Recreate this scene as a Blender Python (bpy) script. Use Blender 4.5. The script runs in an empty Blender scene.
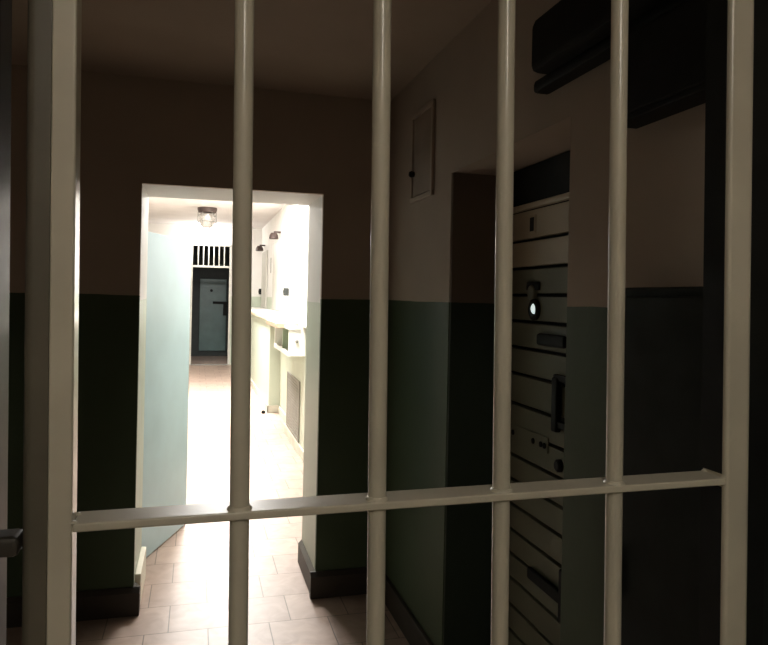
import bpy, bmesh, math, random
from mathutils import Vector, Matrix
random.seed(4)
scene = bpy.context.scene
COL = scene.collection
PI = math.pi

# ------------------------------------------------------------------ materials
def new_mat(name):
    m = bpy.data.materials.new(name); m.use_nodes = True
    nt = m.node_tree
    b = nt.nodes['Principled BSDF']
    return m, nt, b

def N(nt, typ, **kw):
    n = nt.nodes.new(typ)
    for k, v in kw.items():
        setattr(n, k, v)
    return n

def noise_mix(nt, c1, c2, scale=8.0, detail=4.0, lo=0.35, hi=0.65, coord='Object'):
    tc = N(nt, 'ShaderNodeTexCoord')
    nz = N(nt, 'ShaderNodeTexNoise')
    nz.inputs['Scale'].default_value = scale
    nz.inputs['Detail'].default_value = detail
    nt.links.new(tc.outputs[coord], nz.inputs['Vector'])
    rp = N(nt, 'ShaderNodeValToRGB')
    rp.color_ramp.elements[0].position = lo
    rp.color_ramp.elements[1].position = hi
    rp.color_ramp.elements[0].color = (*c1, 1)
    rp.color_ramp.elements[1].color = (*c2, 1)
    nt.links.new(nz.outputs['Fac'], rp.inputs['Fac'])
    return rp.outputs['Color'], nz, tc

def plain(name, c, rough=0.5, metal=0.0, var=0.12, scale=9.0, coat=0.0, bump=0.0, spec=0.5):
    m, nt, b = new_mat(name)
    c1 = tuple(x * (1 - var) for x in c); c2 = tuple(min(1, x * (1 + var)) for x in c)
    col, nz, tc = noise_mix(nt, c1, c2, scale)
    nt.links.new(col, b.inputs['Base Color'])
    b.inputs['Roughness'].default_value = rough
    b.inputs['Metallic'].default_value = metal
    b.inputs['Coat Weight'].default_value = coat
    b.inputs['Coat Roughness'].default_value = 0.14
    b.inputs['Specular IOR Level'].default_value = spec
    if bump:
        bp = N(nt, 'ShaderNodeBump'); bp.inputs['Strength'].default_value = bump
        bp.inputs['Distance'].default_value = 0.002
        n2 = N(nt, 'ShaderNodeTexNoise'); n2.inputs['Scale'].default_value = scale * 12
        nt.links.new(tc.outputs['Object'], n2.inputs['Vector'])
        nt.links.new(n2.outputs['Fac'], bp.inputs['Height'])
        nt.links.new(bp.outputs['Normal'], b.inputs['Normal'])
    return m

def two_tone(name, top, low, zline, rough_top=0.75, rough_low=0.5):
    """plaster painted in two colours that meet at a height above the floor"""
    m, nt, b = new_mat(name)
    geo = N(nt, 'ShaderNodeNewGeometry')
    sep = N(nt, 'ShaderNodeSeparateXYZ')
    nt.links.new(geo.outputs['Position'], sep.inputs[0])
    nz = N(nt, 'ShaderNodeTexNoise'); nz.inputs['Scale'].default_value = 3.0
    nz.inputs['Detail'].default_value = 5
    nt.links.new(geo.outputs['Position'], nz.inputs['Vector'])
    # slightly hand painted edge
    wob = N(nt, 'ShaderNodeMath', operation='MULTIPLY_ADD')
    wob.inputs[1].default_value = 0.012; wob.inputs[2].default_value = zline - 0.006
    nt.links.new(nz.outputs['Fac'], wob.inputs[0])
    gt = N(nt, 'ShaderNodeMath', operation='GREATER_THAN')
    nt.links.new(sep.outputs['Z'], gt.inputs[0]); nt.links.new(wob.outputs[0], gt.inputs[1])
    mx = N(nt, 'ShaderNodeMix', data_type='RGBA')
    mx.inputs[6].default_value = (*low, 1); mx.inputs[7].default_value = (*top, 1)
    nt.links.new(gt.outputs[0], mx.inputs[0])
    va = N(nt, 'ShaderNodeMapRange'); va.inputs[3].default_value = 0.88; va.inputs[4].default_value = 1.1
    nt.links.new(nz.outputs['Fac'], va.inputs[0])
    mu = N(nt, 'ShaderNodeMix', data_type='RGBA', blend_type='MULTIPLY')
    mu.inputs[0].default_value = 1.0
    nt.links.new(mx.outputs[2], mu.inputs[6])
    nt.links.new(va.outputs[0], mu.inputs[7])
    nt.links.new(mu.outputs[2], b.inputs['Base Color'])
    rm = N(nt, 'ShaderNodeMapRange'); rm.inputs[3].default_value = rough_low; rm.inputs[4].default_value = rough_top
    nt.links.new(gt.outputs[0], rm.inputs[0]); nt.links.new(rm.outputs[0], b.inputs['Roughness'])
    b.inputs['Specular IOR Level'].default_value = 0.12
    n2 = N(nt, 'ShaderNodeTexNoise'); n2.inputs['Scale'].default_value = 45
    nt.links.new(geo.outputs['Position'], n2.inputs['Vector'])
    bp = N(nt, 'ShaderNodeBump'); bp.inputs['Strength'].default_value = 0.15; bp.inputs['Distance'].default_value = 0.004
    nt.links.new(n2.outputs['Fac'], bp.inputs['Height']); nt.links.new(bp.outputs['Normal'], b.inputs['Normal'])
    return m

def floor_mat():
    m, nt, b = new_mat('beige_marble_tiles')
    geo = N(nt, 'ShaderNodeNewGeometry')
    mp = N(nt, 'ShaderNodeMapping'); mp.inputs['Location'].default_value = (0.10, -3.69, 0)
    nt.links.new(geo.outputs['Position'], mp.inputs['Vector'])
    br = N(nt, 'ShaderNodeTexBrick')
    br.offset = 0.37; br.offset_frequency = 2; br.squash = 1.0
    br.inputs['Scale'].default_value = 1.0
    br.inputs['Brick Width'].default_value = 0.29
    br.inputs['Row Height'].default_value = 0.29
    br.inputs['Mortar Size'].default_value = 0.0032
    br.inputs['Mortar Smooth'].default_value = 0.3
    br.inputs['Bias'].default_value = 0.0
    br.inputs['Color1'].default_value = (0.335, 0.247, 0.20, 1)
    br.inputs['Color2'].default_value = (0.39, 0.29, 0.235, 1)
    br.inputs['Mortar'].default_value = (0.16, 0.125, 0.105, 1)
    nt.links.new(mp.outputs[0], br.inputs['Vector'])
    nz = N(nt, 'ShaderNodeTexNoise'); nz.inputs['Scale'].default_value = 9; nz.inputs['Detail'].default_value = 8
    nz.inputs['Distortion'].default_value = 1.2
    nt.links.new(geo.outputs['Position'], nz.inputs['Vector'])
    va = N(nt, 'ShaderNodeMapRange'); va.inputs[1].default_value = 0.3; va.inputs[2].default_value = 0.7
    va.inputs[3].default_value = 0.86; va.inputs[4].default_value = 1.1
    nt.links.new(nz.outputs['Fac'], va.inputs[0])
    mu = N(nt, 'ShaderNodeMix', data_type='RGBA', blend_type='MULTIPLY'); mu.inputs[0].default_value = 1.0
    nt.links.new(br.outputs['Color'], mu.inputs[6]); nt.links.new(va.outputs[0], mu.inputs[7])
    nt.links.new(mu.outputs[2], b.inputs['Base Color'])
    b.inputs['Roughness'].default_value = 0.4
    b.inputs['Specular IOR Level'].default_value = 0.2
    bp = N(nt, 'ShaderNodeBump'); bp.inputs['Strength'].default_value = 0.3; bp.inputs['Distance'].default_value = 0.002
    bp.invert = True
    nt.links.new(br.outputs['Fac'], bp.inputs['Height']); nt.links.new(bp.outputs['Normal'], b.inputs['Normal'])
    return m

ZP = 1.588
M = {}
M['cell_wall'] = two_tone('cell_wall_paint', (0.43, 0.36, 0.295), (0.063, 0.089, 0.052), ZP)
M['hall_wall'] = two_tone('hall_wall_paint', (0.68, 0.66, 0.63), (0.44, 0.475, 0.39), ZP - 0.02, 0.6, 0.4)
M['white_wall'] = plain('near_wall_paint', (0.42, 0.385, 0.33), 0.7, var=0.04, scale=2, spec=0.2)
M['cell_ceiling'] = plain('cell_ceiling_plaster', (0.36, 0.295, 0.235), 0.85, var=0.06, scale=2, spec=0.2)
M['hall_ceiling'] = plain('hall_ceiling_plaster', (0.60, 0.565, 0.55), 0.85, var=0.05, scale=2, spec=0.2)
M['floor'] = floor_mat()
M['skirting'] = plain('dark_skirting', (0.05, 0.042, 0.034), 0.5, var=0.15, scale=6, spec=0.2)
M['hall_skirting'] = plain('pale_skirting', (0.50, 0.48, 0.40), 0.45, var=0.1, scale=6)
M['gate'] = plain('gate_paint', (0.61, 0.575, 0.465), 0.36, var=0.08, scale=7, coat=0.6, bump=0.1)
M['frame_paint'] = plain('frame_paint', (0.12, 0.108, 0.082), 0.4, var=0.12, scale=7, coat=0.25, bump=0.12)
M['side_paint'] = plain('side_frame_paint', (0.05, 0.045, 0.036), 0.5, var=0.12, scale=7, coat=0.12, bump=0.12)
M['black_steel'] = plain('black_steel', (0.011, 0.012, 0.011), 0.6, var=0.2, scale=14, spec=0.12)
M['dark_green_steel'] = plain('dark_green_steel', (0.016, 0.021, 0.018), 0.6, var=0.2, scale=10, spec=0.1)
M['door_board'] = two_tone('cell_door_paint', (0.52, 0.455, 0.34), (0.19, 0.195, 0.14), 1.728, 0.4, 0.45)
M['jamb'] = two_tone('jamb_shade', (0.19, 0.15, 0.12), (0.035, 0.048, 0.034), ZP)  # wall colours darkened to hold the shade on the recess return
M['groove'] = plain('groove_dark', (0.012, 0.012, 0.01), 0.8, var=0.1)
M['bright_metal'] = plain('bright_metal', (0.75, 0.78, 0.76), 0.22, metal=1.0, var=0.05)
M['hatch'] = plain('hatch_paint', (0.31, 0.24, 0.185), 0.6, var=0.1, scale=6)
M['hatch_frame'] = plain('hatch_frame_paint', (0.43, 0.35, 0.275), 0.6, var=0.08, scale=6)
M['leaf'] = plain('pale_blue_door_paint', (0.49, 0.66, 0.74), 0.42, var=0.05, scale=3, bump=0.05)
M['leaf_edge'] = plain('chipped_edge_paint', (0.16, 0.15, 0.12), 0.6, var=0.5, scale=30)
M['white'] = plain('white_enamel', (0.80, 0.79, 0.74), 0.4, var=0.04)
M['strip'] = plain('door_lining_cream', (0.74, 0.70, 0.58), 0.5, var=0.04)
M['green_board'] = plain('pale_green_board', (0.34, 0.42, 0.30), 0.45, var=0.1)
M['grille'] = plain('grey_grille', (0.20, 0.19, 0.16), 0.55, var=0.12, scale=12)
M['timber'] = plain('timber_edge', (0.52, 0.36, 0.25), 0.5, var=0.12)
M['lamp_base'] = plain('brown_lamp_base', (0.055, 0.035, 0.03), 0.5, var=0.15)
M['grey_plastic'] = plain('grey_plastic', (0.22, 0.22, 0.20), 0.5, var=0.1)
M['teal'] = plain('teal_door_paint', (0.045, 0.095, 0.092), 0.4, var=0.12, scale=4)
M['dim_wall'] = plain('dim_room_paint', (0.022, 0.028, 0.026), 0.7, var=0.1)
M['pale_frame'] = plain('pale_gate_frame', (0.50, 0.49, 0.44), 0.4, var=0.06)
M['panel_grey'] = plain('grey_door_panel', (0.44, 0.42, 0.37), 0.5, var=0.06)
m, nt, b = new_mat('lamp_glass'); b.inputs['Transmission Weight'].default_value = 0.75
b.inputs['Roughness'].default_value = 0.25; b.inputs['Base Color'].default_value = (0.85, 0.82, 0.78, 1); M['glass'] = m
def emis(name, c, s):
    m, nt, b = new_mat(name)
    b.inputs['Base Color'].default_value = (*c, 1)
    b.inputs['Emission Color'].default_value = (*c, 1); b.inputs['Emission Strength'].default_value = s
    return m

# ------------------------------------------------------------------ mesh helpers
def add_box(bm, lo, hi, bevel=0.0, seg=2, mat=None):
    t = bmesh.new()
    bmesh.ops.create_cube(t, size=1.0)
    s = [hi[i] - lo[i] for i in range(3)]; c = [(hi[i] + lo[i]) / 2 for i in range(3)]
    for v in t.verts:
        v.co = Vector((v.co.x * s[0] + c[0], v.co.y * s[1] + c[1], v.co.z * s[2] + c[2]))
    if bevel:
        bmesh.ops.bevel(t, geom=list(t.edges), offset=min(bevel, min(s) * 0.49), segments=seg, affect='EDGES', profile=0.5)
    if mat is not None:
        bmesh.ops.transform(t, matrix=mat, verts=t.verts)
    join(bm, t)

def join(bm, t):
    me = bpy.data.meshes.new('tmp'); t.to_mesh(me); t.free(); bm.from_mesh(me); bpy.data.meshes.remove(me)

def add_cyl(bm, a, b, r, seg=24, r2=None, bevel=0.0):
    a = Vector(a); b = Vector(b); d = b - a
    t = bmesh.new()
    bmesh.ops.create_cone(t, cap_ends=True, segments=seg, radius1=r, radius2=r if r2 is None else r2, depth=d.length)
    if bevel:
        es = [e for e in t.edges if abs(e.verts[0].co.z - e.verts[1].co.z) < 1e-6]
        bmesh.ops.bevel(t, geom=es, offset=bevel, segments=2, affect='EDGES', profile=0.5)
    q = Vector((0, 0, 1)).rotation_difference(d.normalized()).to_matrix().to_4x4()
    bmesh.ops.transform(t, matrix=Matrix.Translation((a + b) / 2) @ q, verts=t.verts)
    join(bm, t)

def add_lathe(bm, prof, centre, seg=24, axis='Z', squash=(1, 1)):
    t = bmesh.new(); rings = []
    for r, z in prof:
        rings.append([t.verts.new((r * math.cos(2 * PI * k / seg) * squash[0], r * math.sin(2 * PI * k / seg) * squash[1], z)) for k in range(seg)])
    for i in range(len(rings) - 1):
        for k in range(seg):
            t.faces.new((rings[i][k], rings[i][(k + 1) % seg], rings[i + 1][(k + 1) % seg], rings[i + 1][k]))
    t.faces.new(rings[0][::-1]); t.faces.new(rings[-1])
    mt = Matrix.Identity(4)
    if axis == '-X': mt = Matrix.Rotation(-PI / 2, 4, 'Y')
    if axis == '-Y': mt = Matrix.Rotation(PI / 2, 4, 'X')
    bmesh.ops.recalc_face_normals(t, faces=t.faces)
    bmesh.ops.transform(t, matrix=Matrix.Translation(centre) @ mt, verts=t.verts)
    join(bm, t)

def add_prism(bm, pts, lo, hi, axis='Y', bevel=0.0):
    """polygon pts extruded along an axis; pts are (x,z) for Y, (y,z) for X, (x,y) for Z"""
    t = bmesh.new()
    def mk(p, a):
        if axis == 'Y': return (p[0], a, p[1])
        if axis == 'X': return (a, p[0], p[1])
        return (p[0], p[1], a)
    A = [t.verts.new(mk(p, lo)) for p in pts]; B = [t.verts.new(mk(p, hi)) for p in pts]
    n = len(pts)
    t.faces.new(A); t.faces.new(B[::-1])
    for i in range(n):
        t.faces.new((A[i], B[i], B[(i + 1) % n], A[(i + 1) % n]))
    bmesh.ops.recalc_face_normals(t, faces=t.faces)
    if bevel:
        bmesh.ops.bevel(t, geom=list(t.edges), offset=bevel, segments=2, affect='EDGES', profile=0.5)
    join(bm, t)

def rounded(w, d, r, n=6, cx=0, cy=0, rs=None):
    """rounded rectangle outline (corner radii: front-left, front-right, back-right, back-left)"""
    rs = rs or (r, r, r, r)
    out = []
    for (sx, sy, a0), rr in zip(((-1, -1, PI), (1, -1, 1.5 * PI), (1, 1, 0), (-1, 1, 0.5 * PI)), rs):
        for k in range(n + 1):
            a = a0 + k / n * PI / 2
            out.append((cx + sx * (w / 2 - rr) + rr * math.cos(a), cy + sy * (d / 2 - rr) + rr * math.sin(a)))
    return out

def obj(name, bm, mat, parent=None, smooth=True, angle=40):
    me = bpy.data.meshes.new(name)
    bmesh.ops.recalc_face_normals(bm, faces=bm.faces)
    bm.to_mesh(me); bm.free()
    me.materials.append(mat)
    if smooth:
        me.set_sharp_from_angle(angle=math.radians(angle))
        for p in me.polygons: p.use_smooth = True
        try: me.set_sharp_from_angle(angle=math.radians(angle))
        except Exception: pass
    o = bpy.data.objects.new(name, me); COL.objects.link(o)
    if smooth:
        wn = o.modifiers.new('weighted_normals', 'WEIGHTED_NORMAL'); wn.weight = 100; wn.keep_sharp = True
    if parent is not None:
        o.parent = parent
        o.matrix_parent_inverse = parent.matrix_world.inverted()
    return o

def tag(o, label, cat, group=None):
    o['label'] = label; o['category'] = cat
    if group: o['group'] = group
    return o

def thing(name, label, cat, loc, group=None):
    o = bpy.data.objects.new(name, None); o.empty_display_size = 0.1
    COL.objects.link(o); o.location = loc
    bpy.context.view_layer.update()
    return tag(o, label, cat, group)

def B(*boxes, bevel=0.0):
    bm = bmesh.new()
    for lo, hi in boxes: add_box(bm, lo, hi, bevel)
    return bm

def struct(name, bm, mat, label=None, parent=None, smooth=False):
    o = obj(name, bm, mat, parent, smooth=smooth)
    if parent is None:
        o['kind'] = 'structure'
        if label: o['label'] = label
    return o

# ================================================================== the setting
CEIL = 2.675; HC = 3.145
WF = 3.64; WB = 4.14            # doorway wall, front and back face
DX0, DX1, DH = -0.276, 0.640, 2.147
XR = 1.0                        # right wall of the cell lobby
YB, YE = -2.6, 16.1
struct('floor', B(((-2.3, YB - 0.15, -0.12), (2.2, 18.6, 0.0))), M['floor'])
struct('ceiling', B(((-1.45, YB - 0.15, CEIL), (1.6, WF + 0.02, CEIL + 0.15))), M['cell_ceiling'])
struct('ceiling_hall', B(((-2.3, WB - 0.02, HC), (2.2, 18.6, HC + 0.15))), M['hall_ceiling'])

# wall with the open doorway
def wall_with_opening(name, y0, y1, mat, x0, x1, ztop):
    return struct(name, B(((x0, y0, 0), (DX0, y1, ztop)), ((DX1, y0, 0), (x1, y1, ztop)), ((DX0, y0, DH), (DX1, y1, ztop))), mat)
wall_with_opening('wall_front', WF, WF + 0.03, M['cell_wall'], -1.45, 1.6, CEIL + 0.1)
wall_with_opening('wall_doorway', WF + 0.03, WB, M['hall_wall'], -2.3, 2.2, HC + 0.1)

# skirting of the doorway wall and the doorway itself
def skirt(bm, lo, hi, slope_axis, sgn):
    """box whose top edge on one side is chamfered"""
    x0, y0, z0 = lo; x1, y1, z1 = hi; c = 0.022
    if slope_axis == 'X':
        pts = [(x0, z0), (x1, z0), (x1, z1 - (c if sgn > 0 else 0)), (x1 - (c if sgn > 0 else 0), z1), (x0 + (c if sgn < 0 else 0), z1), (x0, z1 - (c if sgn < 0 else 0))]
        pts = [p for i, p in enumerate(pts) if i == 0 or p != pts[i - 1]]
        add_prism(bm, pts, y0, y1, 'Y')
    else:
        pts = [(y0, z0), (y1, z0), (y1, z1 - (c if sgn > 0 else 0)), (y1 - (c if sgn > 0 else 0), z1), (y0 + (c if sgn < 0 else 0), z1), (y0, z1 - (c if sgn < 0 else 0))]
        pts = [p for i, p in enumerate(pts) if i == 0 or p != pts[i - 1]]
        add_prism(bm, pts, x0, x1, 'X')
SK = 0.135
bm = bmesh.new()
skirt(bm, (-1.25, WF - 0.03, 0), (DX0 + 0.03, WF, SK), 'Y', -1)
skirt(bm, (DX0, WF, 0), (DX0 + 0.03, WF + 0.05, SK), 'X', 1)
struct('baseboard_front_left', bm, M['skirting'])
bm = bmesh.new()
skirt(bm, (DX1 - 0.03, WF - 0.03, 0), (XR, WF, SK), 'Y', -1)
skirt(bm, (DX1 - 0.022, WF, 0), (DX1, WB, SK), 'X', -1)
struct('baseboard_front_right', bm, M['skirting'])
struct('trim_1', B(((DX0, 3.72, 0), (DX0 + 0.028, WB - 0.02, 0.165)), bevel=0.004), M['strip'])

# cell lobby right wall with a deep door recess
RY0, RY1, RZ, RX = 1.73, 2.667, 2.12, 1.245
struct('wall_right', B(((XR, RY1, 0), (1.6, WF, CEIL + 0.1)), ((XR, YB, 0), (1.6, RY0, CEIL + 0.1)),
       ((XR, RY0, RZ), (1.6, RY1, CEIL + 0.1)), ((RX + 0.05, RY0, 0), (1.6, RY1, RZ))), M['cell_wall'])
struct('recess_shade', B(((XR + 0.004, RY1 - 0.012, 0), (RX + 0.06, RY1 + 0.002, RZ))), M['jamb'])  # thin slab added on the recess return, its dark colours stand for shade
struct('baseboard_right', B(((XR - 0.02, RY1 + 0.01, 0), (XR, WF - 0.03, SK)), bevel=0.004), M['skirting'])
struct('wall_left', B(((-1.45, YB, 0), (-1.25, WF, CEIL + 0.1))), M['cell_wall'])
struct('wall_back', B(((-1.45, YB - 0.15, 0), (1.6, YB, CEIL + 0.1))), M['white_wall'])

# hall beyond the doorway
XH = 1.42
struct('wall_hall_right', B(((XH, WB, 0), (2.2, YE, HC + 0.1))), M['hall_wall'])
struct('wall_hall_left', B(((-2.3, WB, 0), (-1.9, YE, HC + 0.1))), M['hall_wall'])
GX0, GX1, GZ = -0.14, 0.745, 2.725
struct('wall_hall_end', B(((-2.3, YE, 0), (GX0, YE + 0.2, HC + 0.1)), ((GX1, YE, 0), (2.2, YE + 0.2, HC + 0.1)),
       ((GX0, YE, GZ), (GX1, YE + 0.2, HC + 0.1))), M['hall_wall'])
# dim room behind the far gate
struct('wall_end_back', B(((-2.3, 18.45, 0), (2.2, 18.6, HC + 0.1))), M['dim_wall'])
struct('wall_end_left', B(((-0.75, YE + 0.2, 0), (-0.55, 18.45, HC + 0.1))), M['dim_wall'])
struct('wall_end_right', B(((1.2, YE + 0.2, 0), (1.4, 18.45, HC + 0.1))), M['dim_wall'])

# low projecting wall along the right of the hall, in two blocks
struct('wall_hall_low_near', B(((1.035, WB, 0), (XH, 8.15, 1.30))), M['hall_wall'])
struct('wall_hall_low_far', B(((0.975, 9.52, 0), (XH, YE, 1.30)), ((1.12, 8.15, 0), (XH, 9.52, 1.30))), M['hall_wall'])
struct('baseboard_hall_near', B(((1.018, WB + 0.2, 0), (1.035, 8.17, 0.10)), bevel=0.004), M['hall_skirting'])
struct('baseboard_hall_far', B(((0.958, 9.50, 0), (0.975, YE, 0.10)), ((0.958, 9.50, 0), (1.12, 9.52, 0.10)), ((1.10, 8.17, 0), (1.12, 9.50, 0.10)), bevel=0.003), M['hall_skirting'])

# ================================================================== door_1 : pale blue leaf standing open
hx, hy = -0.262, 4.30
ax, ay = -0.335, 4.175; bx, by = -0.042, 4.975
ang = math.atan2(by - ay, bx - ax); L = math.hypot(bx - ax, by - ay)
d1 = bpy.data.objects.new('door_1', None); COL.objects.link(d1); d1.location = (ax, ay, 0)
bpy.context.view_layer.update()
d1['kind'] = 'structure'; tag(d1, 'pale blue door leaf standing open behind the bright doorway', 'door')
Rm = Matrix.Translation((ax, ay, 0)) @ Matrix.Rotation(ang, 4, 'Z')
bm = bmesh.new(); add_box(bm, (0, 0.0, 0.006), (L - 0.004, 0.045, 1.965), 0.003, mat=Rm)
obj('door_leaf', bm, M['leaf'], d1)
bm = bmesh.new()
add_box(bm, (L - 0.004, 0.001, 0.006), (L, 0.044, 1.964), 0.001, mat=Rm)
obj('edge_strip', bm, M['leaf_edge'], d1)['label'] = 'worn dark edge with chipped paint'
for z in (0.25, 1.0, 1.72):
    bm = bmesh.new(); add_cyl(bm, Rm @ Vector((-0.012, 0.0, z - 0.05)), Rm @ Vector((-0.012, 0.0, z + 0.05)), 0.011, 12)
    obj('hinge', bm, M['grey_plastic'], d1)

# ================================================================== door_2 : boarded cell door in the deep recess
d2 = bpy.data.objects.new('door_2', None); COL.objects.link(d2); d2.location = (RX, (RY0 + RY1) / 2, 0)
bpy.context.view_layer.update()
d2['kind'] = 'structure'; tag(d2, 'dark green boarded cell door with bolts, deep in the recess of the right wall', 'door')
XD = 1.22
grooves = [1.944, 1.834, 1.727, 1.623, 1.521, 1.418, 1.314, 1.195, 1.092, 0.990, 0.893, 0.795, 0.694, 0.600, 0.505, 0.40, 0.30, 0.20]
edges = [1.952] + grooves[1:] + [0.06]
for i in range(len(edges) - 1):
    hi, lo = edges[i], edges[i + 1]
    obj('board', B(((XD, RY0 + 0.005, lo + 0.006), (XD + 0.03, RY1 - 0.005, hi - 0.006)), bevel=0.004), M['door_board'], d2)
obj('door_backing', B(((XD + 0.028, RY0 + 0.003, 0.02), (RX + 0.045, RY1 - 0.003, RZ - 0.003))), M['groove'], d2)
obj('head_shade', B(((XD - 0.004, RY0 + 0.003, 1.972), (XD + 0.03, RY1 - 0.003, RZ - 0.003)), bevel=0.003), M['black_steel'], d2)['label'] = 'black panel standing for the deep shade above the boards'  # near-black sheet added where the head of the recess lies in deep shade
obj('head_rail', B(((XD - 0.016, RY0 + 0.003, 1.950), (XD + 0.01, RY1 - 0.003, 1.972)), bevel=0.005), M['door_board'], d2)
# number slot near the top
sl = obj('slot_plate', B(((XD - 0.004, 2.345, 1.855), (XD + 0.002, 2.398, 1.925)), bevel=0.002), M['door_board'], d2)
obj('slot', B(((XD - 0.006, 2.357, 1.864), (XD - 0.002, 2.386, 1.916))), M['groove'], sl)
# peephole with swinging cover
pc = obj('peephole_bracket', B(((XD - 0.010, 2.300, 1.640), (XD, 2.40, 1.672)), bevel=0.006), M['black_steel'], d2)
bm = bmesh.new()
add_lathe(bm, [(0.001, 0.017), (0.024, 0.016), (0.028, 0.012), (0.028, 0.0)], (XD, 2.352, 1.632), 24, '-X')
pts = rounded(0.040, 0.062, 0.019, 6, 2.368, 1.628)
obj('peephole_cover', bm, M['door_board'], d2)['label'] = 'small round swinging cover'
bm = bmesh.new()
add_lathe(bm, [(0.040, 0.0), (0.040, 0.010), (0.034, 0.014), (0.024, 0.014), (0.022, 0.004), (0.001, 0.004)], (XD, 2.337, 1.568), 28, '-X')
ring = obj('peephole_ring', bm, M['black_steel'], d2)
bm = bmesh.new()
add_lathe(bm, [(0.020, 0.003), (0.019, 0.009), (0.012, 0.014), (0.001, 0.016)], (XD, 2.337, 1.572), 24, '-X')
obj('peephole_lens', bm, emis('glowing_peephole_glass', (0.85, 1.0, 0.97), 0.75), ring)['label'] = 'peephole lens with its brightness put in as a glow'  # emission paints the bright lens, no lamp stands behind it
# hand slot, latch arm, bolts, plate
obj('pull_handle', B(((XD - 0.022, 2.095, 1.440), (XD, 2.292, 1.484)), bevel=0.012), M['black_steel'], d2)
bm = bmesh.new()
add_box(bm, (XD - 0.026, 2.125, 1.150), (XD - 0.004, 2.162, 1.338), 0.006)
add_box(bm, (XD - 0.020, 2.04, 1.325), (XD - 0.002, 2.162, 1.348), 0.004)
add_box(bm, (XD - 0.020, 2.06, 1.165), (XD - 0.002, 2.16, 1.19), 0.004)
obj('latch_arm', bm, M['black_steel'], d2)
bm = bmesh.new(); add_lathe(bm, [(0.022, 0.0), (0.022, 0.012), (0.015, 0.018), (0.001, 0.018)], (XD, 2.132, 1.035), 20, '-X')
obj('lock_knob', bm, M['black_steel'], d2)
pl = obj('lower_plate', B(((XD - 0.006, 2.215, 1.058), (XD, 2.56, 1.114)), bevel=0.002), M['door_board'], d2)
bm = bmesh.new()
for y in (2.49, 2.322, 2.262, 2.236):
    add_lathe(bm, [(0.011, 0.0), (0.010, 0.004), (0.001, 0.006)], (XD - 0.006, y, 1.082), 12, '-X')
obj('rivet', bm, M['black_steel'], pl)
bm = bmesh.new()
add_box(bm, (XD - 0.022, 1.93, 0.575), (XD - 0.002, 2.325, 0.618), 0.008)
add_box(bm, (XD - 0.026, 1.93, 0.52), (XD - 0.002, 2.09, 0.70), 0.008)
obj('lower_bolt', bm, M['black_steel'], d2)

# ================================================================== cell lobby : things on the right wall
t = thing('wall_hatch', 'small closed hatch door high on the beige right wall', 'hatch', (XR, 3.04, 2.06))
bm = bmesh.new()
y0, y1, z0, z1, w = 2.885, 3.20, 2.06, 2.485, 0.022
for lo, hi in (((XR - 0.014, y0, z0), (XR, y1, z0 + w)), ((XR - 0.014, y0, z1 - w), (XR, y1, z1)),
               ((XR - 0.014, y0, z0 + w), (XR, y0 + w, z1 - w)), ((XR - 0.014, y1 - w, z0 + w), (XR, y1, z1 - w))):
    add_box(bm, lo, hi, 0.003)
obj('hatch_frame', bm, M['hatch_frame'], t)
dl = obj('hatch_door', B(((XR - 0.008, y0 + w + 0.005, z0 + w + 0.005), (XR, y1 - w - 0.005, z1 - w - 0.005)), bevel=0.002), M['hatch'], t)
bm = bmesh.new(); add_lathe(bm, [(0.012, 0.0), (0.016, 0.014), (0.011, 0.024), (0.001, 0.025)], (XR - 0.008, 3.158, 2.195), 18, '-X')
obj('knob', bm, M['black_steel'], dl)

t = thing('conduit_casing', 'dark casing running along the top of the right wall above the cell door', 'casing', (XR, 1.6, 2.22))
obj('casing_body', B(((0.90, 1.08, 2.245), (XR, 1.80, 2.40)), bevel=0.025), M['black_steel'], t)
obj('casing_rail', B(((0.945, 1.08, 2.212), (XR, 1.86, 2.25)), bevel=0.012), M['black_steel'], t)
t = thing('wall_cabinet', 'dark wall cabinet above the beige patch, right of the fourth gate bar', 'cabinet', (XR, 1.2, 2.012))
obj('cabinet_body', B(((0.93, 0.98, 2.012), (XR, 1.425, 2.21)), bevel=0.006), M['black_steel'], t)
obj('cabinet_door', B(((0.918, 1.0, 2.024), (0.93, 1.41, 2.195)), bevel=0.004), M['black_steel'], t)
t = thing('locker', 'tall dark green locker against the right wall beneath the beige patch', 'locker', (0.96, 1.2, 0))
obj('locker_body', B(((0.93, 0.96, 0.03), (XR - 0.001, 1.38, 1.635)), bevel=0.006), M['dark_green_steel'], t)
ld = obj('locker_door', B(((0.916, 0.975, 0.06), (0.93, 1.365, 1.615)), bevel=0.004), M['dark_green_steel'], t)
obj('handle', B(((0.902, 1.34, 0.95), (0.916, 1.36, 1.06)), bevel=0.004), M['black_steel'], ld)
for y in (0.99, 1.37):
    for x in (0.945, 0.985):
        obj('foot', B(((x - 0.012, y - 0.012, 0), (x + 0.012, y + 0.012, 0.032)), bevel=0.002), M['black_steel'], t)

# ================================================================== the barred gate
GY = 0.80
gate = thing('barred_gate', 'grey painted barred steel gate filling the foreground', 'gate', (0.29, GY, 0.0))
Z0, Z1 = 0.03, 2.09
def gate_part(name, bm): return obj(name, bm, M['gate'], gate)
bm = bmesh.new(); add_prism(bm, rounded(0.0245, 0.035, 0.004, 5, -0.1392, GY + 0.0175, rs=(0.0025, 0.003, 0.004, 0.001)), Z0, Z1, 'Z'); gate_part('stile', bm)
bm = bmesh.new(); add_prism(bm, rounded(0.044, 0.049, 0.006, 5, 0.7345, GY + 0.0245, rs=(0.006, 0.012, 0.005, 0.005)), Z0, Z1, 'Z'); gate_part('stile', bm)
bars = (0.0500, 0.2150, 0.3800, 0.5455)
BY = GY + 0.0155
for x in bars:
    bm = bmesh.new(); add_cyl(bm, (x, BY, Z0 + 0.04), (x, BY, Z1 - 0.04), 0.0112, 32); gate_part('bar', bm)
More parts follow.
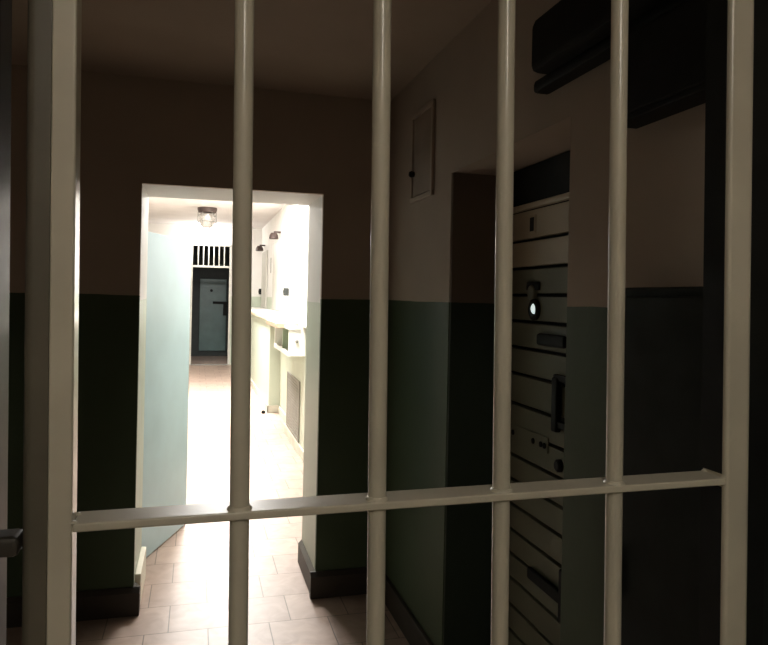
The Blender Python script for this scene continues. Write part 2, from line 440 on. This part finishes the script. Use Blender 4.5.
RZ1 = 1.3550
bm = bmesh.new(); add_box(bm, (-0.127, GY, RZ1 - 0.0098), (0.7125, GY + 0.046, RZ1), 0.0022, 3)
for x in bars:     # weld beads round each bar
    add_lathe(bm, [(0.0145, -0.001), (0.0145, 0.0006), (0.0125, 0.0030), (0.0110, 0.0040)], (x, BY, RZ1), 24)
for x, y in ((-0.126, GY + 0.004), (-0.126, GY + 0.034), (0.7115, GY + 0.004), (0.7115, GY + 0.042)):
    add_lathe(bm, [(0.001, -0.004), (0.0035, -0.002), (0.0042, 0.0), (0.003, 0.0018), (0.001, 0.0026)], (x, y, RZ1), 12)
gate_part('cross_rail', bm)
bm = bmesh.new(); add_box(bm, (-0.127, GY, Z1 - 0.045), (0.7125, GY + 0.035, Z1), 0.003); gate_part('top_rail', bm)
bm = bmesh.new(); add_box(bm, (-0.127, GY, Z0), (0.7125, GY + 0.035, Z0 + 0.045), 0.003); gate_part('bottom_rail', bm)
bm = bmesh.new(); add_box(bm, (0.7112, GY + 0.008, RZ1 + 0.004), (0.7126, GY + 0.0485, Z1 - 0.05), 0.0004); add_box(bm, (0.7112, GY + 0.008, Z0 + 0.05), (0.7126, GY + 0.0485, RZ1 - 0.014), 0.0004)
obj('dark_side_strip', bm, M['black_steel'], gate)['label'] = 'black strip along the inner side of the right stile'  # thin black strip added only to darken the stile's inner side
# the gate hangs slightly out of square with the room
piv = Vector((0.29, 0, 1.6))
TILT = -0.0105
Rg = Matrix.Translation(piv) @ Matrix.Rotation(TILT, 4, 'Y') @ Matrix.Translation(-piv)
for c in gate.children:
    c.data.transform(c.matrix_world.inverted() @ Rg @ c.matrix_world)

def tilt(o):
    for c in o.children:
        c.data.transform(c.matrix_world.inverted() @ Rg @ c.matrix_world)
        for g in c.children:
            g.data.transform(g.matrix_world.inverted() @ Rg @ g.matrix_world)

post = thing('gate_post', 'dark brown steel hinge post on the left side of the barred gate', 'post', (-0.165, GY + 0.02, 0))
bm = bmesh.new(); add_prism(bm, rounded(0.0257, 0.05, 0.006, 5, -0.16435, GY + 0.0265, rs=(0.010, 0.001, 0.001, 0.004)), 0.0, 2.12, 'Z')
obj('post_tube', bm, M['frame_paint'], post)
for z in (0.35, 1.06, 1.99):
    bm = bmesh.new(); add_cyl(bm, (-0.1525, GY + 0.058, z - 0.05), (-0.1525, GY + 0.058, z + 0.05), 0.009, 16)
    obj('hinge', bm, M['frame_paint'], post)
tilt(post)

side = thing('fixed_bar_panel', 'dark fixed steel frame at the left edge beside the gate post', 'panel', (-0.22, GY, 0))
bm = bmesh.new(); add_prism(bm, rounded(0.06, 0.055, 0.005, 5, -0.2320, GY + 0.0275, rs=(0.005, 0.010, 0.003, 0.005)), 0, 2.12, 'Z')
obj('post_tube', bm, M['side_paint'], side)
bm = bmesh.new(); add_box(bm, (-1.25, GY - 0.006, 1.325), (-0.178, GY + 0.03, 1.347), 0.006)
obj('cross_rail', bm, M['side_paint'], side)
for i in range(6):
    bm = bmesh.new(); x = -0.39 - 0.16 * i; add_cyl(bm, (x, BY + 0.02, 0.0), (x, BY + 0.02, 2.10), 0.0112, 20); obj('bar', bm, M['side_paint'], side)
tilt(side)
# head beam above the gate, and the jamb post on the right
struct('trim_2', B(((-1.25, GY - 0.01, 2.108), (XR, GY + 0.16, CEIL + 0.01))), M['cell_wall'])
rp = thing('jamb_post', 'dark steel jamb post at the right edge behind the gate', 'post', (0.80, GY + 0.06, 0))
obj('post_tube', B(((0.785, GY + 0.05, 0), (0.835, GY + 0.10, 2.125)), bevel=0.004), M['black_steel'], rp)
obj('keeper', B(((0.772, GY + 0.055, 1.0), (0.785, GY + 0.095, 1.16)), bevel=0.003), M['black_steel'], rp)

# ================================================================== hall things
# caged lamp, unlit, far down the ceiling
def caged_lamp(name, label, x, y, ztop, group=None, glass=None, s=1.0):
    t = thing(name, label, 'lamp', (x, y, ztop), group)
    bm = bmesh.new()
    add_lathe(bm, [(0.15 * s, 0.0), (0.15 * s, -0.03 * s), (0.135 * s, -0.075 * s), (0.10 * s, -0.09 * s)], (x, y, ztop), 28)
    obj('lamp_base', bm, M['lamp_base'], t)
    bm = bmesh.new()
    add_lathe(bm, [(0.10 * s, -0.088 * s), (0.118 * s, -0.13 * s), (0.118 * s, -0.21 * s), (0.10 * s, -0.27 * s), (0.06 * s, -0.305 * s), (0.01 * s, -0.315 * s)], (x, y, ztop), 28)
    obj('glass_jar', bm, glass or M['glass'], t)
    bm = bmesh.new()
    for k in range(6):
        a = k * PI / 3; c, sn = math.cos(a), math.sin(a)
        pts = [(0.14, -0.07), (0.14, -0.22), (0.12, -0.29), (0.07, -0.335), (0.0, -0.345)]
        for p, q in zip(pts[:-1], pts[1:]):
            add_cyl(bm, (x + p[0] * c * s, y + p[0] * sn * s, ztop + p[1] * s), (x + q[0] * c * s, y + q[0] * sn * s, ztop + q[1] * s), 0.005 * s, 8)
    for z in (-0.12, -0.22):
        n = 20
        for k in range(n):
            a, b2 = 2 * PI * k / n, 2 * PI * (k + 1) / n
            add_cyl(bm, (x + 0.14 * s * math.cos(a), y + 0.14 * s * math.sin(a), ztop + z * s), (x + 0.14 * s * math.cos(b2), y + 0.14 * s * math.sin(b2), ztop + z * s), 0.005 * s, 8)
    obj('wire_guard', bm, M['grey_plastic'], t)
    return t
caged_lamp('ceiling_lamp', 'caged glass lamp with dark base hanging from the hall ceiling', 0.148, 12.75, HC, s=1.14)

def bulb(name, loc, power, color, size):
    l = bpy.data.lights.new(name, 'POINT'); l.energy = power; l.color = color; l.shadow_soft_size = size
    o = bpy.data.objects.new(name, l); COL.objects.link(o); o.location = loc; return o

def panel_fixture(name, x, y, ztop, label, sx, sy, power, color):
    """flat ceiling light: housing, glowing diffuser and the light it sheds"""
    t = thing(name, label, 'lamp', (x, y, ztop))
    obj('housing', B(((x - sx / 2 - 0.03, y - sy / 2 - 0.03, ztop - 0.05), (x + sx / 2 + 0.03, y + sy / 2 + 0.03, ztop + 0.004)), bevel=0.006), M['white'], t)
    obj('diffuser', B(((x - sx / 2, y - sy / 2, ztop - 0.062), (x + sx / 2, y + sy / 2, ztop - 0.05)), bevel=0.003), emis('glowing_diffuser', color, 12.0), t)
    l = bpy.data.lights.new(name + '_glow', 'AREA'); l.shape = 'RECTANGLE'; l.size = sx; l.size_y = sy; l.energy = power; l.color = color
    o = bpy.data.objects.new(name + '_glow', l); COL.objects.link(o); o.location = (x, y, ztop - 0.07)
    return t
panel_fixture('ceiling_light', 0.45, 6.3, HC, 'white flat light on the hall ceiling just past the doorway', 0.9, 0.4, 205, (1.0, 0.97, 0.93))
panel_fixture('ceiling_light', 0.45, 10.3, HC, 'white flat light on the hall ceiling before the caged lamp', 0.9, 0.45, 600, (1.0, 0.97, 0.93))

# lit wall lamp over the far gate
t = thing('wall_lamp', 'small glowing wall lamp on the far wall over the gate bars', 'lamp', (0.13, YE, 2.80))
bm = bmesh.new(); add_lathe(bm, [(0.06, 0.0), (0.06, 0.02), (0.045, 0.03)], (0.13, YE, 2.80), 20, '-Y'); obj('lamp_base', bm, M['white'], t)
bm = bmesh.new(); add_lathe(bm, [(0.045, 0.03), (0.065, 0.06), (0.065, 0.10), (0.04, 0.13), (0.005, 0.14)], (0.13, YE, 2.80), 20, '-Y')
obj('glass_globe', bm, emis('glowing_globe', (1.0, 0.98, 0.94), 14.0), t)
bulb('globe_glow', (0.13, YE - 0.30, 2.80), 45, (1.0, 0.98, 0.94), 0.08)

# far gate with barred fanlight
t = thing('far_gate', 'pale steel gate frame with a barred fanlight at the far end of the hall', 'gate', ((GX0 + GX1) / 2, YE, 0))
bm = bmesh.new()
for lo, hi in (((GX0, YE - 0.02, 0), (GX0 + 0.035, YE + 0.04, GZ)), ((GX1 - 0.045, YE - 0.02, 0), (GX1, YE + 0.04, GZ)),
               ((GX0, YE - 0.02, GZ - 0.03), (GX1, YE + 0.04, GZ))):
    add_box(bm, lo, hi, 0.004)
obj('gate_frame', bm, M['pale_frame'], t)
obj('transom_bar', B(((GX0 + 0.035, YE - 0.025, 2.205), (GX1 - 0.045, YE + 0.035, 2.25)), bevel=0.004), M['pale_frame'], t)
for k in range(6):
    x = GX0 + 0.035 + (k + 1) * (GX1 - GX0 - 0.08) / 7
    bm = bmesh.new(); add_cyl(bm, (x, YE + 0.01, 2.25), (x, YE + 0.01, GZ - 0.03), 0.013, 12); obj('fanlight_bar', bm, M['pale_frame'], t)
obj('threshold', B(((GX0, YE - 0.03, 0), (GX1, YE + 0.05, 0.018)), bevel=0.003), M['grey_plastic'], t)
# door of the dim room
d3 = bpy.data.objects.new('door_3', None); COL.objects.link(d3); d3.location = (0.4, 18.45, 0)
bpy.context.view_layer.update()
d3['kind'] = 'structure'; tag(d3, 'teal steel door in the dim room beyond the far gate', 'door')
obj('door_leaf', B(((0.07, 18.39, 0.14), (0.74, 18.45, 2.0)), bevel=0.008), M['teal'], d3)
bm = bmesh.new()
add_box(bm, (0.40, 18.33, 1.36), (0.78, 18.39, 1.42), 0.01); add_box(bm, (0.66, 18.34, 1.06), (0.76, 18.39, 1.42), 0.01)
obj('bolt', bm, M['black_steel'], d3)
bm = bmesh.new(); add_lathe(bm, [(0.035, 0.0), (0.035, 0.02), (0.02, 0.03)], (0.36, 18.39, 1.70), 16, '-Y'); obj('peephole', bm, M['black_steel'], d3)

# ledge boards on the low walls
led = thing('ledge_shelf', 'pale ledge board with timber edge along the right side of the hall', 'shelf', (1.1, 8.0, 1.30))
obj('board', B(((0.79, 7.0, 1.30), (XH, 8.05, 1.327)), ((1.0, WB + 0.3, 1.30), (XH, 7.0, 1.327)), bevel=0.005), M['white'], led)
obj('board', B(((0.93, 8.05, 1.30), (XH, YE - 0.2, 1.327)), bevel=0.005), M['white'], led)
obj('timber_lip', B(((0.918, 8.04, 1.272), (0.93, YE - 0.2, 1.322)), ((0.79, 6.988, 1.274), (1.0, 7.0, 1.324)), ((0.778, 6.988, 1.274), (0.79, 8.05, 1.324)), bevel=0.004), M['timber'], led)
# open white box shelf hung on the low wall
t = thing('wall_box', 'open white box shelf fixed to the low wall under the hall ledge', 'box', (1.03, 7.4, 1.0))
bm = bmesh.new()
for lo, hi in (((0.87, 6.72, 1.01), (1.035, 6.75, 1.30)), ((0.87, 7.95, 1.01), (1.035, 7.98, 1.30)), ((0.87, 6.75, 1.01), (1.035, 7.95, 1.035)), ((0.86, 6.71, 1.272), (0.98, 7.99, 1.299))):
    add_box(bm, lo, hi, 0.004)
obj('box_shell', bm, M['white'], t)
obj('box_back', B(((1.02, 6.76, 1.04), (1.034, 7.94, 1.27))), M['green_board'], t)
obj('lip', B(((0.862, 6.75, 1.012), (0.872, 7.95, 1.06)), bevel=0.003), M['white'], t)
obj('divider', B(((0.90, 7.45, 1.035), (1.03, 7.48, 1.272)), bevel=0.003), M['green_board'], t)
bm = bmesh.new(); add_lathe(bm, [(0.016, 0), (0.014, 0.012), (0.002, 0.016)], (0.95, 6.72, 1.16), 14, '-Y'); obj('catch', bm, M['grey_plastic'], t)
# grille in the low wall
t = thing('grille_panel', 'grey louvred grille set low in the green hall wall', 'grille', (1.035, 7.45, 0.12))
obj('grille_frame', B(((1.022, 7.0, 0.11), (1.035, 7.98, 0.14)), ((1.022, 7.0, 0.70), (1.035, 7.98, 0.73)), ((1.022, 7.0, 0.14), (1.035, 7.03, 0.70)), ((1.022, 7.95, 0.14), (1.035, 7.98, 0.70)), bevel=0.003), M['grille'], t)
bm = bmesh.new()
for k in range(18):
    z = 0.155 + k * 0.0305
    add_box(bm, (1.024, 7.03, z), (1.034, 7.95, z + 0.022), 0.002)
obj('louvres', bm, M['grille'], t)
# fixtures on the upper hall wall : door panels, lamps over them, switches
tag(obj('door_panel', B(((XH - 0.035, 11.9, 1.34), (XH - 0.005, 13.3, 2.60)), bevel=0.008), M['panel_grey']), 'grey panel of the nearer cell door above the hall ledge', 'panel')
tag(obj('door_panel', B(((XH - 0.035, 14.6, 1.34), (XH - 0.005, 15.6, 2.55)), bevel=0.008), M['panel_grey']), 'grey panel of the farther cell door above the hall ledge', 'panel')
def sign_lamp(y, z, label):
    t = thing('door_light', label, 'lamp', (XH, y, z), 'lights over the hall cell doors')
    obj('bracket', B(((XH - 0.12, y - 0.03, z + 0.02), (XH + 0.003, y + 0.03, z + 0.05)), bevel=0.004), M['lamp_base'], t)
    bm = bmesh.new(); add_lathe(bm, [(0.05, 0.02), (0.075, -0.02), (0.085, -0.08), (0.07, -0.09)], (XH - 0.12, y, z), 18); obj('shade', bm, M['lamp_base'], t)
sign_lamp(12.4, 2.70, 'dark light on a bracket over the nearer hall cell door')
sign_lamp(15.3, 2.66, 'dark light on a bracket over the farther hall cell door')
def switch(y, z, label):
    t = thing('switch_box', label, 'switch', (XH, y, z), 'switch boxes on the hall wall')
    obj('box', B(((XH - 0.08, y - 0.07, z), (XH + 0.002, y + 0.07, z + 0.13)), bevel=0.006), M['black_steel'], t)
    obj('rocker', B(((XH - 0.09, y - 0.03, z + 0.035), (XH - 0.08, y + 0.03, z + 0.095)), bevel=0.003), M['black_steel'], t)
switch(11.1, 1.60, 'dark switch box on the hall wall beside the nearer door panel')
switch(15.7, 1.62, 'dark switch box on the hall wall at the far end')
tag(obj('pull_cord', B(((XH - 0.014, 13.9, 2.05), (XH, 13.93, 2.36)), bevel=0.004), M['grey_plastic']), 'thin grey rod hanging on the white hall wall between the cell door panels', 'cord')
bm = bmesh.new(); add_lathe(bm, [(0.012, 0), (0.024, 0.004), (0.028, 0.02), (0.022, 0.036), (0.004, 0.044)], (0.90, 9.45, 0), 18)
tag(obj('door_stop', bm, M['black_steel']), 'small black round door stop on the hall floor', 'door stop')
bm = bmesh.new(); add_lathe(bm, [(0.028, 0), (0.026, 0.012), (0.004, 0.018)], (XH, 9.5, 2.43), 14, '-X')
tag(obj('wall_hook', bm, M['grey_plastic']), 'tiny grey hook alone on the white hall wall', 'hook')

# ================================================================== lamp on the viewer's side of the gate
t = thing('ceiling_light', 'glowing tube light on the ceiling on the near side of the gate', 'lamp', (0.05, -1.1, CEIL))
obj('housing', B(((0.02, -1.74, CEIL - 0.045), (0.08, -0.46, CEIL + 0.004)), bevel=0.006), M['white'], t)
bm = bmesh.new(); add_cyl(bm, (0.05, -1.71, CEIL - 0.06), (0.05, -0.49, CEIL - 0.06), 0.016, 20)
obj('tube', bm, emis('near_tube_glow', (1.0, 0.94, 0.82), 96.0), t)

# ================================================================== world, camera, view
w = bpy.data.worlds.new('world'); scene.world = w; w.use_nodes = True
w.node_tree.nodes['Background'].inputs[0].default_value = (0, 0, 0, 1)
F, CX, HY, ROLL = 690.0, 384.0, 298.0, 0.021
YAW = math.atan((384 - 197) / 690.0)
cam = bpy.data.cameras.new('camera'); co = bpy.data.objects.new('camera', cam); COL.objects.link(co)
cam.sensor_fit = 'HORIZONTAL'; cam.sensor_width = 36.0; cam.lens = F / 768 * 36.0
cam.shift_y = (HY - 322.5) / 768.0
cam.clip_start = 0.01
co.matrix_world = Matrix.Translation((0, 0, 1.6)) @ Matrix.Rotation(-YAW, 4, 'Z') @ Matrix.Rotation(PI / 2, 4, 'X') @ Matrix.Rotation(ROLL, 4, 'Z')
scene.camera = co
vs = scene.view_settings
vs.view_transform = 'Standard'; vs.look = 'None'; vs.gamma = 1.0; vs.use_curve_mapping = False
vs.exposure = 0.0
